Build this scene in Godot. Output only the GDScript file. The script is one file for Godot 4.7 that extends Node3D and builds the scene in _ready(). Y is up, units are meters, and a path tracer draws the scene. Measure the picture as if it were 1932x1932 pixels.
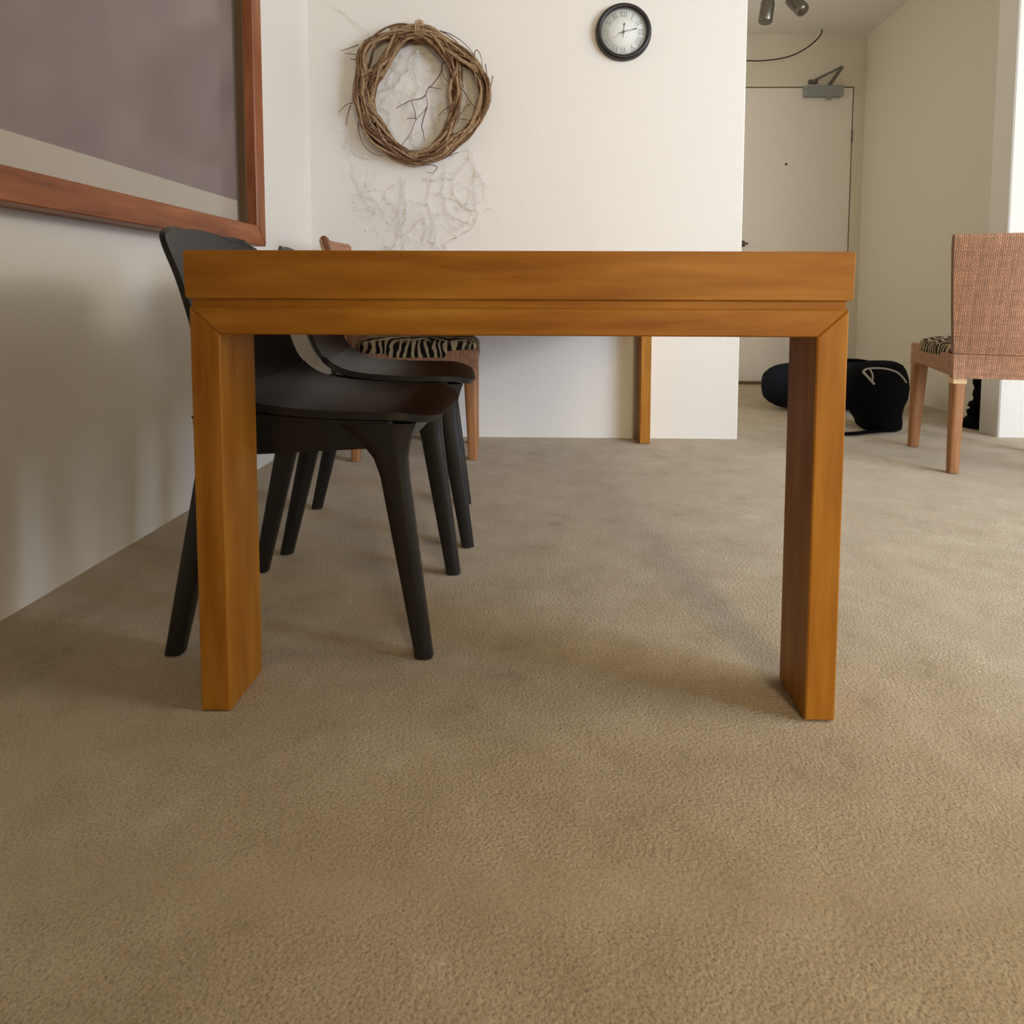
extends Node3D

var mats := {}
var names := {}

# ---------------------------------------------------------------- setting up
func _ready() -> void:
	seed(7)
	var cam := Camera3D.new()
	cam.name = "camera"
	add_child(cam)
	cam.position = Vector3(0, 0.6712, 0)
	cam.rotation_order = EULER_ORDER_YXZ
	cam.rotation = Vector3(-0.06888, 0.01977, 0.004124)
	var near := 0.05
	cam.set_frustum(1932.0 / 1280.0 * near, Vector2((966.0 - 1015.465) / 1280.0 * near, (647.131 - 966.0) / 1280.0 * near), near, 60.0)
	cam.current = true

	var we := WorldEnvironment.new()
	we.name = "world_environment"
	var env := Environment.new()
	var sky := Sky.new()
	var sm := PhysicalSkyMaterial.new()
	sky.sky_material = sm
	env.background_mode = Environment.BG_SKY
	env.sky = sky
	env.tonemap_mode = Environment.TONE_MAPPER_LINEAR
	env.tonemap_exposure = 1.02
	env.background_energy_multiplier = 1.0
	env.sdfgi_enabled = true
	env.ssao_enabled = true
	env.ssil_enabled = true
	we.environment = env
	add_child(we)

	# daylight of the living-room window (right wall) and of the kitchen window (left of the entry hall)
	daylight("living_window_daylight", Vector3(4.24, 1.45, 1.35), PI / 2, Vector2(2.5, 1.7), Color(0.785, 0.865, 1.0), 29.5)
	daylight("high_window_daylight", Vector3(4.24, 2.12, -0.7), PI / 2, Vector2(1.5, 0.75), Color(1.0, 0.97, 0.92), 5.0)
	daylight("kitchen_window_daylight", Vector3(-1.08, 1.5, -4.25), -PI / 2, Vector2(1.2, 1.1), Color(1.0, 0.98, 0.93), 1.45)
	daylight("dining_window_daylight", Vector3(1.31, 1.5, 2.94), 0.0, Vector2(0.6, 1.2), Color(1.0, 0.92, 0.77), 8.2)

	make_materials()
	build_room()
	build_table()
	build_black_chairs()
	build_cane_chairs()
	build_picture()
	build_clock()
	build_wreath()
	build_hall()
	build_bags()

func daylight(called: String, at: Vector3, turn: float, size: Vector2, c: Color, e: float) -> void:
	var l := AreaLight3D.new()
	l.name = called
	add_child(l)
	l.position = at
	l.rotation.y = turn
	l.area_size = size
	l.area_normalize_energy = true
	l.light_color = c
	l.light_energy = e
	l.area_range = 14.0
	l.area_attenuation = 2.0
	l.shadow_enabled = true

# ---------------------------------------------------------------- materials
func noise_tex(size: int, freq: float, oct: int, gain: float, sd: int, cols: Array = [], ntype := FastNoiseLite.TYPE_SIMPLEX_SMOOTH) -> NoiseTexture2D:
	var n := FastNoiseLite.new()
	n.seed = sd
	n.noise_type = ntype
	n.frequency = freq
	n.fractal_type = FastNoiseLite.FRACTAL_FBM
	n.fractal_octaves = oct
	n.fractal_gain = gain
	var t := NoiseTexture2D.new()
	t.width = size
	t.height = size
	t.seamless = true
	t.noise = n
	if cols.size():
		var g := Gradient.new()
		g.offsets = PackedFloat32Array(range(cols.size()).map(func(i): return i / float(cols.size() - 1)))
		g.colors = PackedColorArray(cols)
		t.color_ramp = g
	return t

func c8(r: int, g: int, b: int) -> Color:
	return Color8(r, g, b)

func mat(called: String, col: Color, rough: float, spec := 0.5) -> StandardMaterial3D:
	var m := StandardMaterial3D.new()
	m.resource_name = called
	m.albedo_color = col
	m.roughness = rough
	m.metallic_specular = spec
	mats[called] = m
	return m

func tri(m: StandardMaterial3D, s: Vector3, world := false) -> void:
	m.uv1_triplanar = true
	m.uv1_world_triplanar = world
	m.uv1_scale = s
	m.uv1_triplanar_sharpness = 4.0

func bump(m: StandardMaterial3D, t: Texture2D, cm: float) -> void:
	m.heightmap_enabled = true
	m.heightmap_texture = t
	m.heightmap_scale = cm

func make_materials() -> void:
	var plaster := noise_tex(512, 0.03, 4, 0.5, 3)
	var m := mat("wall_paint", c8(233, 228, 216), 0.75, 0.4)
	tri(m, Vector3.ONE * 2.5, true)
	bump(m, plaster, 0.04)
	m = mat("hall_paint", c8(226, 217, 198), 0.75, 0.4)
	tri(m, Vector3.ONE * 2.5, true)
	bump(m, plaster, 0.04)
	mat("ceiling_paint", c8(235, 231, 222), 0.9, 0.3)
	mat("door_paint", c8(240, 232, 220), 0.5)
	m = mat("carpet", Color.WHITE, 1.0, 0.15)
	m.albedo_texture = noise_tex(2048, 0.004, 8, 0.66, 11, [c8(174, 157, 129), c8(189, 172, 144), c8(195, 178, 151), c8(201, 185, 158), c8(217, 203, 179)])
	tri(m, Vector3.ONE * 0.62, true)
	bump(m, noise_tex(2048, 0.09, 4, 0.6, 12), 0.14)
	m.rim_enabled = true
	m.rim = 0.25
	m.rim_tint = 0.8
	m.detail_enabled = true
	m.detail_blend_mode = BaseMaterial3D.BLEND_MODE_MUL
	m.detail_albedo = noise_tex(2048, 0.16, 3, 0.6, 13, [c8(150, 146, 138), c8(236, 234, 230), c8(255, 255, 252), c8(255, 255, 255)])
	# honey-coloured table wood, with its grain along x, y or z
	var grain := noise_tex(1024, 0.006, 7, 0.58, 21, [c8(136, 78, 14), c8(154, 96, 22), c8(163, 106, 29), c8(173, 116, 36), c8(187, 134, 52)])
	for d in [["x", Vector3(0.35, 3.2, 3.2)], ["y", Vector3(3.2, 0.35, 3.2)], ["z", Vector3(3.2, 3.2, 0.35)]]:
		m = mat("honey_wood_" + d[0], Color.WHITE, 0.5, 0.36)
		m.albedo_texture = grain
		tri(m, d[1])
	var red := noise_tex(512, 0.008, 6, 0.55, 23, [c8(112, 58, 24), c8(140, 78, 38), c8(152, 88, 46), c8(172, 106, 60)])
	for d in [["y", Vector3(4, 0.5, 4)], ["z", Vector3(4, 4, 0.5)]]:
		m = mat("frame_wood_" + d[0], Color.WHITE, 0.45)
		m.albedo_texture = red
		tri(m, d[1])
	m = mat("chair_wood", c8(240, 232, 226), 0.5)
	m.albedo_texture = noise_tex(512, 0.008, 6, 0.55, 24, [c8(128, 82, 42), c8(154, 104, 58), c8(168, 118, 70), c8(186, 138, 90)])
	tri(m, Vector3(5, 0.5, 5))
	mat("dark_binding", c8(124, 78, 44), 0.55)
	mat("pale_wood", c8(226, 190, 140), 0.6)
	mat("black_plastic", c8(17, 15, 14), 0.42)
	mat("frame_inner", c8(70, 30, 12), 0.6)
	mat("frame_fillet", c8(92, 66, 34), 0.6)
	var wv := weave_images()
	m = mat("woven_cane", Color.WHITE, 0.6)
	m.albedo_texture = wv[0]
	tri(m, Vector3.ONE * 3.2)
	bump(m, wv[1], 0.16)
	m = mat("zebra_fabric", Color.WHITE, 0.85, 0.3)
	m.albedo_texture = zebra_image()
	tri(m, Vector3.ONE * 2.0)
	m = mat("picture_paper", Color.WHITE, 0.7, 0.3)
	m.albedo_texture = noise_tex(512, 0.006, 3, 0.5, 31, [c8(116, 90, 86), c8(128, 103, 95), c8(138, 115, 102)])
	tri(m, Vector3.ONE * 0.8)
	mat("picture_border", c8(182, 168, 148), 0.8)
	m = mat("clear_glass", Color(0.95, 0.97, 0.97, 0.04), 0.16, 0.3)
	m.transparency = BaseMaterial3D.TRANSPARENCY_ALPHA
	mat("clock_case", c8(30, 26, 24), 0.4)
	mat("clock_dial", c8(238, 238, 226), 0.6)
	mat("numeral_ink", c8(120, 118, 108), 0.8)
	mat("dial_ring_ink", c8(200, 198, 186), 0.8)
	mat("clock_hand", c8(34, 22, 30), 0.4)
	mat("second_hand", c8(140, 138, 128), 0.4)
	var bark := noise_tex(512, 0.02, 5, 0.6, 41, [c8(106, 82, 56), c8(146, 118, 86), c8(168, 140, 106), c8(202, 174, 138)])
	m = mat("vine_bark", Color.WHITE, 0.85, 0.3)
	m.albedo_texture = bark
	tri(m, Vector3.ONE * 6.0)
	m = mat("dark_vine_bark", c8(190, 176, 168), 0.85, 0.3)
	m.albedo_texture = bark
	tri(m, Vector3.ONE * 6.0)
	mat("twig_bark", c8(104, 76, 62), 0.85, 0.3)
	mat("raffia", c8(186, 160, 124), 0.9, 0.3)
	m = mat("clear_wire", c8(232, 229, 222), 0.25)
	mat("bulb_glass", c8(246, 246, 240), 0.1)
	mat("navy_fabric", c8(30, 33, 41), 0.95, 0.2)
	mat("black_fabric", c8(8, 7, 8), 0.9, 0.2)
	mat("grey_piping", c8(150, 142, 132), 0.8, 0.3)
	mat("black_iron", c8(4, 4, 4), 0.6, 0.15)
	m = mat("brushed_nickel", c8(120, 114, 104), 0.3)
	m.metallic = 0.8
	mat("lamp_lens", c8(96, 92, 84), 0.2)
	m = mat("closer_silver", c8(150, 154, 154), 0.45)
	m.metallic = 0.3
	mat("closer_arm_metal", c8(96, 92, 86), 0.5)
	mat("black_cable", c8(24, 20, 18), 0.6)
	mat("threshold_wood", c8(120, 92, 58), 0.6)
	mat("window_white", c8(238, 238, 236), 0.5)

func weave_images() -> Array:
	var n := 512
	var k := 46
	var w := float(n) / k
	var rng := RandomNumberGenerator.new()
	rng.seed = 5
	var tone_v := []
	var tone_h := []
	for i in k:
		tone_v.append(rng.randf_range(0.9, 1.1))
		tone_h.append(rng.randf_range(0.92, 1.06))
	var nz := FastNoiseLite.new()
	nz.seed = 9
	nz.frequency = 0.02
	var a := Image.create(n, n, false, Image.FORMAT_RGB8)
	var h := Image.create(n, n, false, Image.FORMAT_RGB8)
	for y in n:
		for x in n:
			var i := int(x / w)
			var j := int(y / w)
			var fx := fposmod(x / w, 1.0) - 0.5
			var fy := fposmod(y / w, 1.0) - 0.5
			var up := (i + j) % 2 == 0
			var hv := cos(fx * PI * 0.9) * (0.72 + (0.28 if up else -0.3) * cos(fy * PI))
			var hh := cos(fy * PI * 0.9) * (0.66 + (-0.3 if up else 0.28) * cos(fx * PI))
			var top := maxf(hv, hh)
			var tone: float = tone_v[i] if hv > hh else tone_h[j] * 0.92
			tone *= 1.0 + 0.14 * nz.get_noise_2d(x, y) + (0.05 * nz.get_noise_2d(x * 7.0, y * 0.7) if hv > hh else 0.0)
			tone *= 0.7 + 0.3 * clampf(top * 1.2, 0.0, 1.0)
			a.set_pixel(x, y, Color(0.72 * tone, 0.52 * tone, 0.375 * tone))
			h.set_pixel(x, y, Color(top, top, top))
	return [ImageTexture.create_from_image(a), ImageTexture.create_from_image(h)]

func zebra_image() -> ImageTexture:
	var n := 512
	var nz := FastNoiseLite.new()
	nz.seed = 14
	nz.frequency = 0.011
	nz.fractal_octaves = 3
	var im := Image.create(n, n, false, Image.FORMAT_RGB8)
	for y in n:
		for x in n:
			var q := nz.get_noise_2d(x * 0.8, y * 0.55)
			var s := sin((x / float(n) * 18.0 + 0.9 * q + 0.35 * sin(y * 0.03)) * TAU) + 0.3 * nz.get_noise_2d(x * 2.0 + 400.0, y)
			var t := smoothstep(0.05, 0.35, s)
			im.set_pixel(x, y, c8(26, 20, 16).lerp(c8(182, 164, 128), t))
	return ImageTexture.create_from_image(im)

# ---------------------------------------------------------------- shape helpers
# corners are given counter-clockwise as seen from outside; Godot's front faces run clockwise
func T(st: SurfaceTool, a: Vector3, b: Vector3, c: Vector3) -> void:
	st.add_vertex(a)
	st.add_vertex(c)
	st.add_vertex(b)

func Q(st: SurfaceTool, a: Vector3, b: Vector3, c: Vector3, d: Vector3) -> void:
	T(st, a, b, c)
	T(st, a, c, d)

func begin(smooth := false) -> SurfaceTool:
	var st := SurfaceTool.new()
	st.begin(Mesh.PRIMITIVE_TRIANGLES)
	st.set_smooth_group(0 if smooth else -1)
	return st

func commit(st: SurfaceTool) -> ArrayMesh:
	st.generate_normals()
	return st.commit()

func rounded(pts: Array, r: float, seg := 3) -> PackedVector2Array:
	var out := PackedVector2Array()
	var n := pts.size()
	for i in n:
		var p: Vector2 = pts[i]
		var u: Vector2 = (pts[(i + n - 1) % n] - p).normalized()
		var v: Vector2 = (pts[(i + 1) % n] - p).normalized()
		var a := p + u * r
		var b := p + v * r
		for k in seg + 1:
			var t := k / float(seg)
			out.append(a.lerp(p, t).lerp(p.lerp(b, t), t))
	return out

func extrude(st: SurfaceTool, poly: PackedVector2Array, z0: float, z1: float, b: float, xf := Transform3D()) -> void:
	var n := poly.size()
	var area := 0.0
	for i in n:
		area += poly[i].cross(poly[(i + 1) % n])
	if area < 0:
		poly.reverse()
	var inner := PackedVector2Array()
	for i in n:
		var e0 := (poly[i] - poly[(i + n - 1) % n]).normalized()
		var e1 := (poly[(i + 1) % n] - poly[i]).normalized()
		var m := Vector2(-e0.y, e0.x) + Vector2(-e1.y, e1.x)
		var ml := maxf(m.length_squared(), 0.2)
		inner.append(poly[i] + m * (2.0 / ml) * b)
	var rings := [[inner, z1], [poly, z1 - b], [poly, z0 + b], [inner, z0]]
	for k in 3:
		for i in n:
			var j := (i + 1) % n
			var u: PackedVector2Array = rings[k][0]
			var l: PackedVector2Array = rings[k + 1][0]
			var zu: float = rings[k][1]
			var zl: float = rings[k + 1][1]
			Q(st, xf * Vector3(u[i].x, u[i].y, zu), xf * Vector3(l[i].x, l[i].y, zl), xf * Vector3(l[j].x, l[j].y, zl), xf * Vector3(u[j].x, u[j].y, zu))
	var convex := true
	for i in n:
		if (inner[(i + 1) % n] - inner[i]).cross(inner[(i + 2) % n] - inner[(i + 1) % n]) < -1e-12:
			convex = false
	var tr := PackedInt32Array()
	if convex:
		for i in range(1, n - 1):
			tr.append_array([0, i, i + 1])
	else:
		tr = Geometry2D.triangulate_polygon(inner)
	if tr.is_empty():
		for i in range(1, n - 1):
			tr.append_array([0, i, i + 1])
	for k in range(0, tr.size(), 3):
		var a := inner[tr[k]]
		var c := inner[tr[k + 1]]
		var d := inner[tr[k + 2]]
		if (c - a).cross(d - a) < 0:
			var s := c
			c = d
			d = s
		T(st, xf * Vector3(a.x, a.y, z1), xf * Vector3(c.x, c.y, z1), xf * Vector3(d.x, d.y, z1))
		T(st, xf * Vector3(a.x, a.y, z0), xf * Vector3(d.x, d.y, z0), xf * Vector3(c.x, c.y, z0))

func box(st: SurfaceTool, lo: Vector3, hi: Vector3, b := 0.002) -> void:
	var p := [Vector2(lo.x, lo.y), Vector2(hi.x, lo.y), Vector2(hi.x, hi.y), Vector2(lo.x, hi.y)]
	extrude(st, rounded(p, b, 1), lo.z, hi.z, b)

func box_mesh(lo: Vector3, hi: Vector3, b := 0.002) -> ArrayMesh:
	var st := begin()
	box(st, lo, hi, b)
	return commit(st)

func skin(st: SurfaceTool, rings: Array, caps := true) -> void:
	var n: int = rings[0].size()
	for k in rings.size() - 1:
		for i in n:
			var j := (i + 1) % n
			Q(st, rings[k][i], rings[k][j], rings[k + 1][j], rings[k + 1][i])
	if caps:
		for e in 2:
			var r: PackedVector3Array = rings[0] if e == 0 else rings[-1]
			var c := Vector3.ZERO
			for p in r:
				c += p / n
			st.set_smooth_group(7 + e)
			for i in n:
				var j := (i + 1) % n
				if e == 0:
					T(st, c, r[j], r[i])
				else:
					T(st, c, r[i], r[j])
		st.set_smooth_group(0)

func tube(st: SurfaceTool, pts: Array, r0: float, r1: float, sides := 7, wob := 0.0) -> void:
	var rings := []
	var t: Vector3 = (pts[1] - pts[0]).normalized()
	var nn := t.cross(Vector3.UP if absf(t.y) < 0.9 else Vector3.RIGHT).normalized()
	for k in pts.size():
		var a: Vector3 = pts[maxi(k - 1, 0)]
		var b: Vector3 = pts[mini(k + 1, pts.size() - 1)]
		t = (b - a).normalized()
		nn = (nn - t * nn.dot(t)).normalized()
		var bb := t.cross(nn)
		var r := lerpf(r0, r1, k / float(pts.size() - 1)) * (1.0 + wob * sin(k * 1.7 + pts[0].x * 90.0))
		var ring := PackedVector3Array()
		for i in sides:
			var ang := TAU * i / sides
			ring.append(pts[k] + (nn * cos(ang) + bb * sin(ang)) * r)
		rings.append(ring)
	skin(st, rings)

func smooth_path(pts: Array, sub := 5) -> Array:
	var out := []
	for i in pts.size() - 1:
		var p0: Vector3 = pts[maxi(i - 1, 0)]
		var p3: Vector3 = pts[mini(i + 2, pts.size() - 1)]
		for k in sub:
			out.append(pts[i].cubic_interpolate(pts[i + 1], p0, p3, k / float(sub)))
	out.append(pts[-1])
	return out

func lathe(st: SurfaceTool, prof: Array, sides: int, xf := Transform3D(), caps := true) -> void:
	# prof: Vector2(radius, height), from the bottom up; turns about y
	var rings := []
	for p in prof:
		var ring := PackedVector3Array()
		for i in sides:
			var a := -TAU * i / sides
			ring.append(xf * Vector3(cos(a) * p.x, p.y, sin(a) * p.x))
		rings.append(ring)
	skin(st, rings, caps)

func squircle(cx: float, y: float, cz: float, wx: float, wz: float, n := 16, power := 4.0) -> PackedVector3Array:
	var ring := PackedVector3Array()
	for i in n:
		var a := TAU * i / n
		var c := cos(a)
		var s := sin(a)
		var k := pow(pow(absf(c), power) + pow(absf(s), power), -1.0 / power)
		ring.append(Vector3(cx + wx * 0.5 * c * k, y, cz + wz * 0.5 * s * k))
	return ring

func shell(st: SurfaceTool, g: Array, th: float) -> void:
	# g[row][column] of points; front side has the normal (column step) x (row step)
	var rows := g.size()
	var cols: int = g[0].size()
	var f := []
	var bk := []
	for i in rows:
		var fr := []
		var br := []
		for j in cols:
			var du: Vector3 = g[i][mini(j + 1, cols - 1)] - g[i][maxi(j - 1, 0)]
			var dv: Vector3 = g[mini(i + 1, rows - 1)][j] - g[maxi(i - 1, 0)][j]
			var n := du.cross(dv).normalized()
			fr.append(g[i][j] + n * th * 0.5)
			br.append(g[i][j] - n * th * 0.5)
		f.append(fr)
		bk.append(br)
	for i in rows - 1:
		for j in cols - 1:
			st.set_smooth_group(0)
			Q(st, f[i][j], f[i][j + 1], f[i + 1][j + 1], f[i + 1][j])
			st.set_smooth_group(1)
			Q(st, bk[i][j], bk[i + 1][j], bk[i + 1][j + 1], bk[i][j + 1])
	st.set_smooth_group(2)
	for j in cols - 1:
		Q(st, f[0][j], bk[0][j], bk[0][j + 1], f[0][j + 1])
		Q(st, f[rows - 1][j], f[rows - 1][j + 1], bk[rows - 1][j + 1], bk[rows - 1][j])
	for i in rows - 1:
		Q(st, f[i][0], f[i + 1][0], bk[i + 1][0], bk[i][0])
		Q(st, f[i][cols - 1], bk[i][cols - 1], bk[i + 1][cols - 1], f[i + 1][cols - 1])
	st.set_smooth_group(0)

# ---------------------------------------------------------------- scene helpers
func numbered(called: String) -> String:
	names[called] = names.get(called, -1) + 1
	return called if names[called] == 0 else "%s_%03d" % [called, names[called]]

func part(called: String, mesh: Mesh, m: String, parent: Node3D, at := Transform3D()) -> MeshInstance3D:
	var o := MeshInstance3D.new()
	o.name = called
	o.mesh = mesh
	o.material_override = null
	for i in mesh.get_surface_count():
		o.set_surface_override_material(i, mats[m])
	o.transform = at
	o.cast_shadow = GeometryInstance3D.SHADOW_CASTING_SETTING_ON
	parent.add_child(o, true)
	return o

func thing(called: String, label: String, category: String, at := Vector3.ZERO, turn := 0.0, group := "") -> Node3D:
	var o := Node3D.new()
	o.name = numbered(called)
	add_child(o)
	o.position = at
	o.rotation.y = turn
	tag(o, label, category, group)
	return o

func tag(o: Node3D, label: String, category: String, group := "") -> void:
	o.set_meta("label", label)
	o.set_meta("category", category)
	if group:
		o.set_meta("group", group)

func structure(called: String, mesh: Mesh, m: String, label: String, category: String) -> MeshInstance3D:
	var o := part(called, mesh, m, self)
	o.set_meta("kind", "structure")
	tag(o, label, category)
	return o

# ---------------------------------------------------------------- the room
const WL := -1.135
const WB := -3.205
const ZD := -5.26
const XH := 2.345
const CEIL := 2.63

func build_room() -> void:
	# carpeted floor: a gently uneven pile with dents where furniture stood
	var st := begin(true)
	var xs := []
	var zs := []
	var x := -1.3
	while x < 4.5:
		xs.append(x)
		x += 0.035 if x < 2.4 else 0.2
	var z := -5.5
	while z < 3.3:
		zs.append(z)
		z += 0.035 if z < -0.35 else 0.2
	var nz := FastNoiseLite.new()
	nz.seed = 77
	nz.frequency = 4.0
	nz.fractal_octaves = 3
	var dents := [Vector3(0.17, -1.0, 0.035), Vector3(0.515, -1.585, 0.02), Vector3(-0.21, -1.07, 0.03), Vector3(0.1, -0.93, 0.04), Vector3(0.33, -0.72, 0.05)]
	var hh := func(px: float, pz: float) -> float:
		var v := -0.0025 + 0.0022 * nz.get_noise_2d(px, pz)
		for d in dents:
			v -= 0.004 * exp(-((px - d.x) ** 2 + (pz - d.y) ** 2) / (d.z * d.z))
		return v
	var grid := []
	for a in zs:
		var row := []
		for b in xs:
			row.append(Vector3(b, hh.call(b, a), a))
		grid.append(row)
	for i in zs.size() - 1:
		for j in xs.size() - 1:
			Q(st, grid[i][j], grid[i + 1][j], grid[i + 1][j + 1], grid[i][j + 1])
	st.set_smooth_group(-1)
	box(st, Vector3(-1.3, -0.12, -5.5), Vector3(4.4, -0.03, 3.2))
	structure("floor", commit(st), "carpet", "beige cut-pile carpet covering the whole floor", "floor")
	structure("ceiling", box_mesh(Vector3(-1.3, CEIL, -5.5), Vector3(4.5, CEIL + 0.12, 3.2)), "ceiling_paint", "plain off-white ceiling above the entry hall", "ceiling")
	st = begin()
	box(st, Vector3(WL - 0.12, -0.05, WB - 0.11), Vector3(WL, CEIL + 0.01, 3.15))
	structure("wall_left", commit(st), "wall_paint", "cream painted wall behind the black chairs, with the framed picture", "wall")
	structure("wall_back", box_mesh(Vector3(WL - 0.01, -0.05, WB - 0.11), Vector3(0.885, CEIL + 0.01, WB), 0.006), "wall_paint", "bright off-white wall carrying the wreath and the clock", "wall")
	structure("wall_right", box_mesh(Vector3(2.162, -0.05, -3.44), Vector3(4.4, CEIL + 0.01, -3.29), 0.006), "wall_paint", "bright cream wall end at the right of the entry opening", "wall")
	# entry hall
	structure("wall_hall_right", box_mesh(Vector3(XH, -0.05, -5.4), Vector3(XH + 0.12, CEIL + 0.01, -3.4)), "hall_paint", "dim beige side wall of the entry hall", "wall")
	st = begin()
	box(st, Vector3(2.262, -0.05, ZD - 0.12), Vector3(XH + 0.02, 2.2521, ZD), 0.0004)
	box(st, Vector3(-1.3, 2.252, ZD - 0.12), Vector3(XH + 0.02, CEIL + 0.01, ZD), 0.0004)
	box(st, Vector3(-1.3, -0.05, ZD - 0.12), Vector3(1.33, 2.26, ZD))
	box(st, Vector3(1.3, -0.05, ZD - 0.16), Vector3(2.3, 2.3, ZD - 0.06))
	structure("wall_hall_end", commit(st), "hall_paint", "beige end wall of the entry hall around the door", "wall")
	# kitchen side of the hall, hidden behind the back wall, with its window
	st = begin()
	box(st, Vector3(-1.26, -0.05, -3.65), Vector3(WL, CEIL + 0.01, -3.3))
	box(st, Vector3(-1.26, -0.05, -5.4), Vector3(WL, CEIL + 0.01, -4.85))
	box(st, Vector3(-1.26, -0.05, -4.86), Vector3(WL, 0.95, -3.64))
	box(st, Vector3(-1.26, 2.05, -4.86), Vector3(WL, CEIL + 0.01, -3.64))
	structure("wall_kitchen", commit(st), "hall_paint", "side wall with a window behind the back wall", "wall")
	window("window_1", "white framed kitchen window beside the entry hall, behind the back wall", Vector3(-1.2, 1.5, -4.25), PI / 2, Vector2(1.2, 1.1), 1)
	# living room side: wall with the large window, partition beside the dining corner, and a doorway behind the viewer
	var c := CEIL + 0.01
	st = begin()
	box(st, Vector3(4.3, -0.05, -3.35), Vector3(4.42, c, -1.45))
	box(st, Vector3(4.3, -0.05, -1.46), Vector3(4.42, 1.745, 0.1))
	box(st, Vector3(4.3, 2.495, -1.46), Vector3(4.42, c, 0.1))
	box(st, Vector3(4.3, 1.74, 0.05), Vector3(4.42, 2.5, 0.1))
	box(st, Vector3(4.3, -0.05, 2.6), Vector3(4.42, c, 3.15))
	box(st, Vector3(4.3, -0.05, 0.09), Vector3(4.42, 0.6, 2.61))
	box(st, Vector3(4.3, 2.3, 0.09), Vector3(4.42, c, 2.61))
	structure("wall_living", commit(st), "wall_paint", "living room side wall with the large window", "wall")
	window("window_2", "wide white framed window of three panes in the living room wall", Vector3(4.36, 1.45, 1.35), PI / 2, Vector2(2.5, 1.7), 3)
	window("window_4", "high white framed window of two panes in the living room wall", Vector3(4.36, 2.12, -0.7), PI / 2, Vector2(1.5, 0.75), 2)
	structure("wall_partition", box_mesh(Vector3(1.66, -0.05, -0.40), Vector3(1.78, c, 3.1)), "wall_paint", "partition between the dining corner and the living room", "wall")
	st = begin()
	box(st, Vector3(-1.26, -0.05, 1.36), Vector3(0.7, c, 1.48))
	box(st, Vector3(1.3, -0.05, 1.36), Vector3(1.7, c, 1.48))
	box(st, Vector3(0.69, 2.1, 1.36), Vector3(1.31, c, 1.48))
	structure("wall_dining_end", commit(st), "wall_paint", "wall with a doorway behind the viewer", "wall")
	st = begin()
	box(st, Vector3(-1.26, -0.05, 3.0), Vector3(1.01, c, 3.12))
	box(st, Vector3(1.61, -0.05, 3.0), Vector3(4.42, c, 3.12))
	box(st, Vector3(1.0, -0.05, 3.0), Vector3(1.62, 0.9, 3.12))
	box(st, Vector3(1.0, 2.1, 3.0), Vector3(1.62, c, 3.12))
	structure("wall_front", commit(st), "wall_paint", "outer wall far behind the viewer with a small window", "wall")
	window("window_3", "small white framed window far behind the dining doorway", Vector3(1.31, 1.5, 3.06), 0.0, Vector2(0.6, 1.2), 1)

func window(called: String, label: String, at: Vector3, turn: float, size: Vector2, panes: int) -> void:
	var o := Node3D.new()
	o.name = called
	add_child(o)
	o.position = at
	o.rotation.y = turn
	o.set_meta("kind", "structure")
	tag(o, label, "window")
	var h := size * 0.5
	var st := begin()
	box(st, Vector3(-h.x, -h.y, -0.03), Vector3(h.x, -h.y + 0.05, 0.03))
	box(st, Vector3(-h.x, h.y - 0.05, -0.03), Vector3(h.x, h.y, 0.03))
	for k in panes + 1:
		var cx := lerpf(-h.x + 0.025, h.x - 0.025, k / float(panes))
		box(st, Vector3(cx - 0.025, -h.y, -0.03), Vector3(cx + 0.025, h.y, 0.03))
	part("frame", commit(st), "window_white", o)
	for k in panes:
		var a := lerpf(-h.x + 0.025, h.x - 0.025, k / float(panes)) + 0.025
		var b := lerpf(-h.x + 0.025, h.x - 0.025, (k + 1) / float(panes)) - 0.025
		part("pane", box_mesh(Vector3(a, -h.y + 0.05, -0.003), Vector3(b, h.y - 0.05, 0.003), 0.0005), "clear_glass", o)

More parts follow.
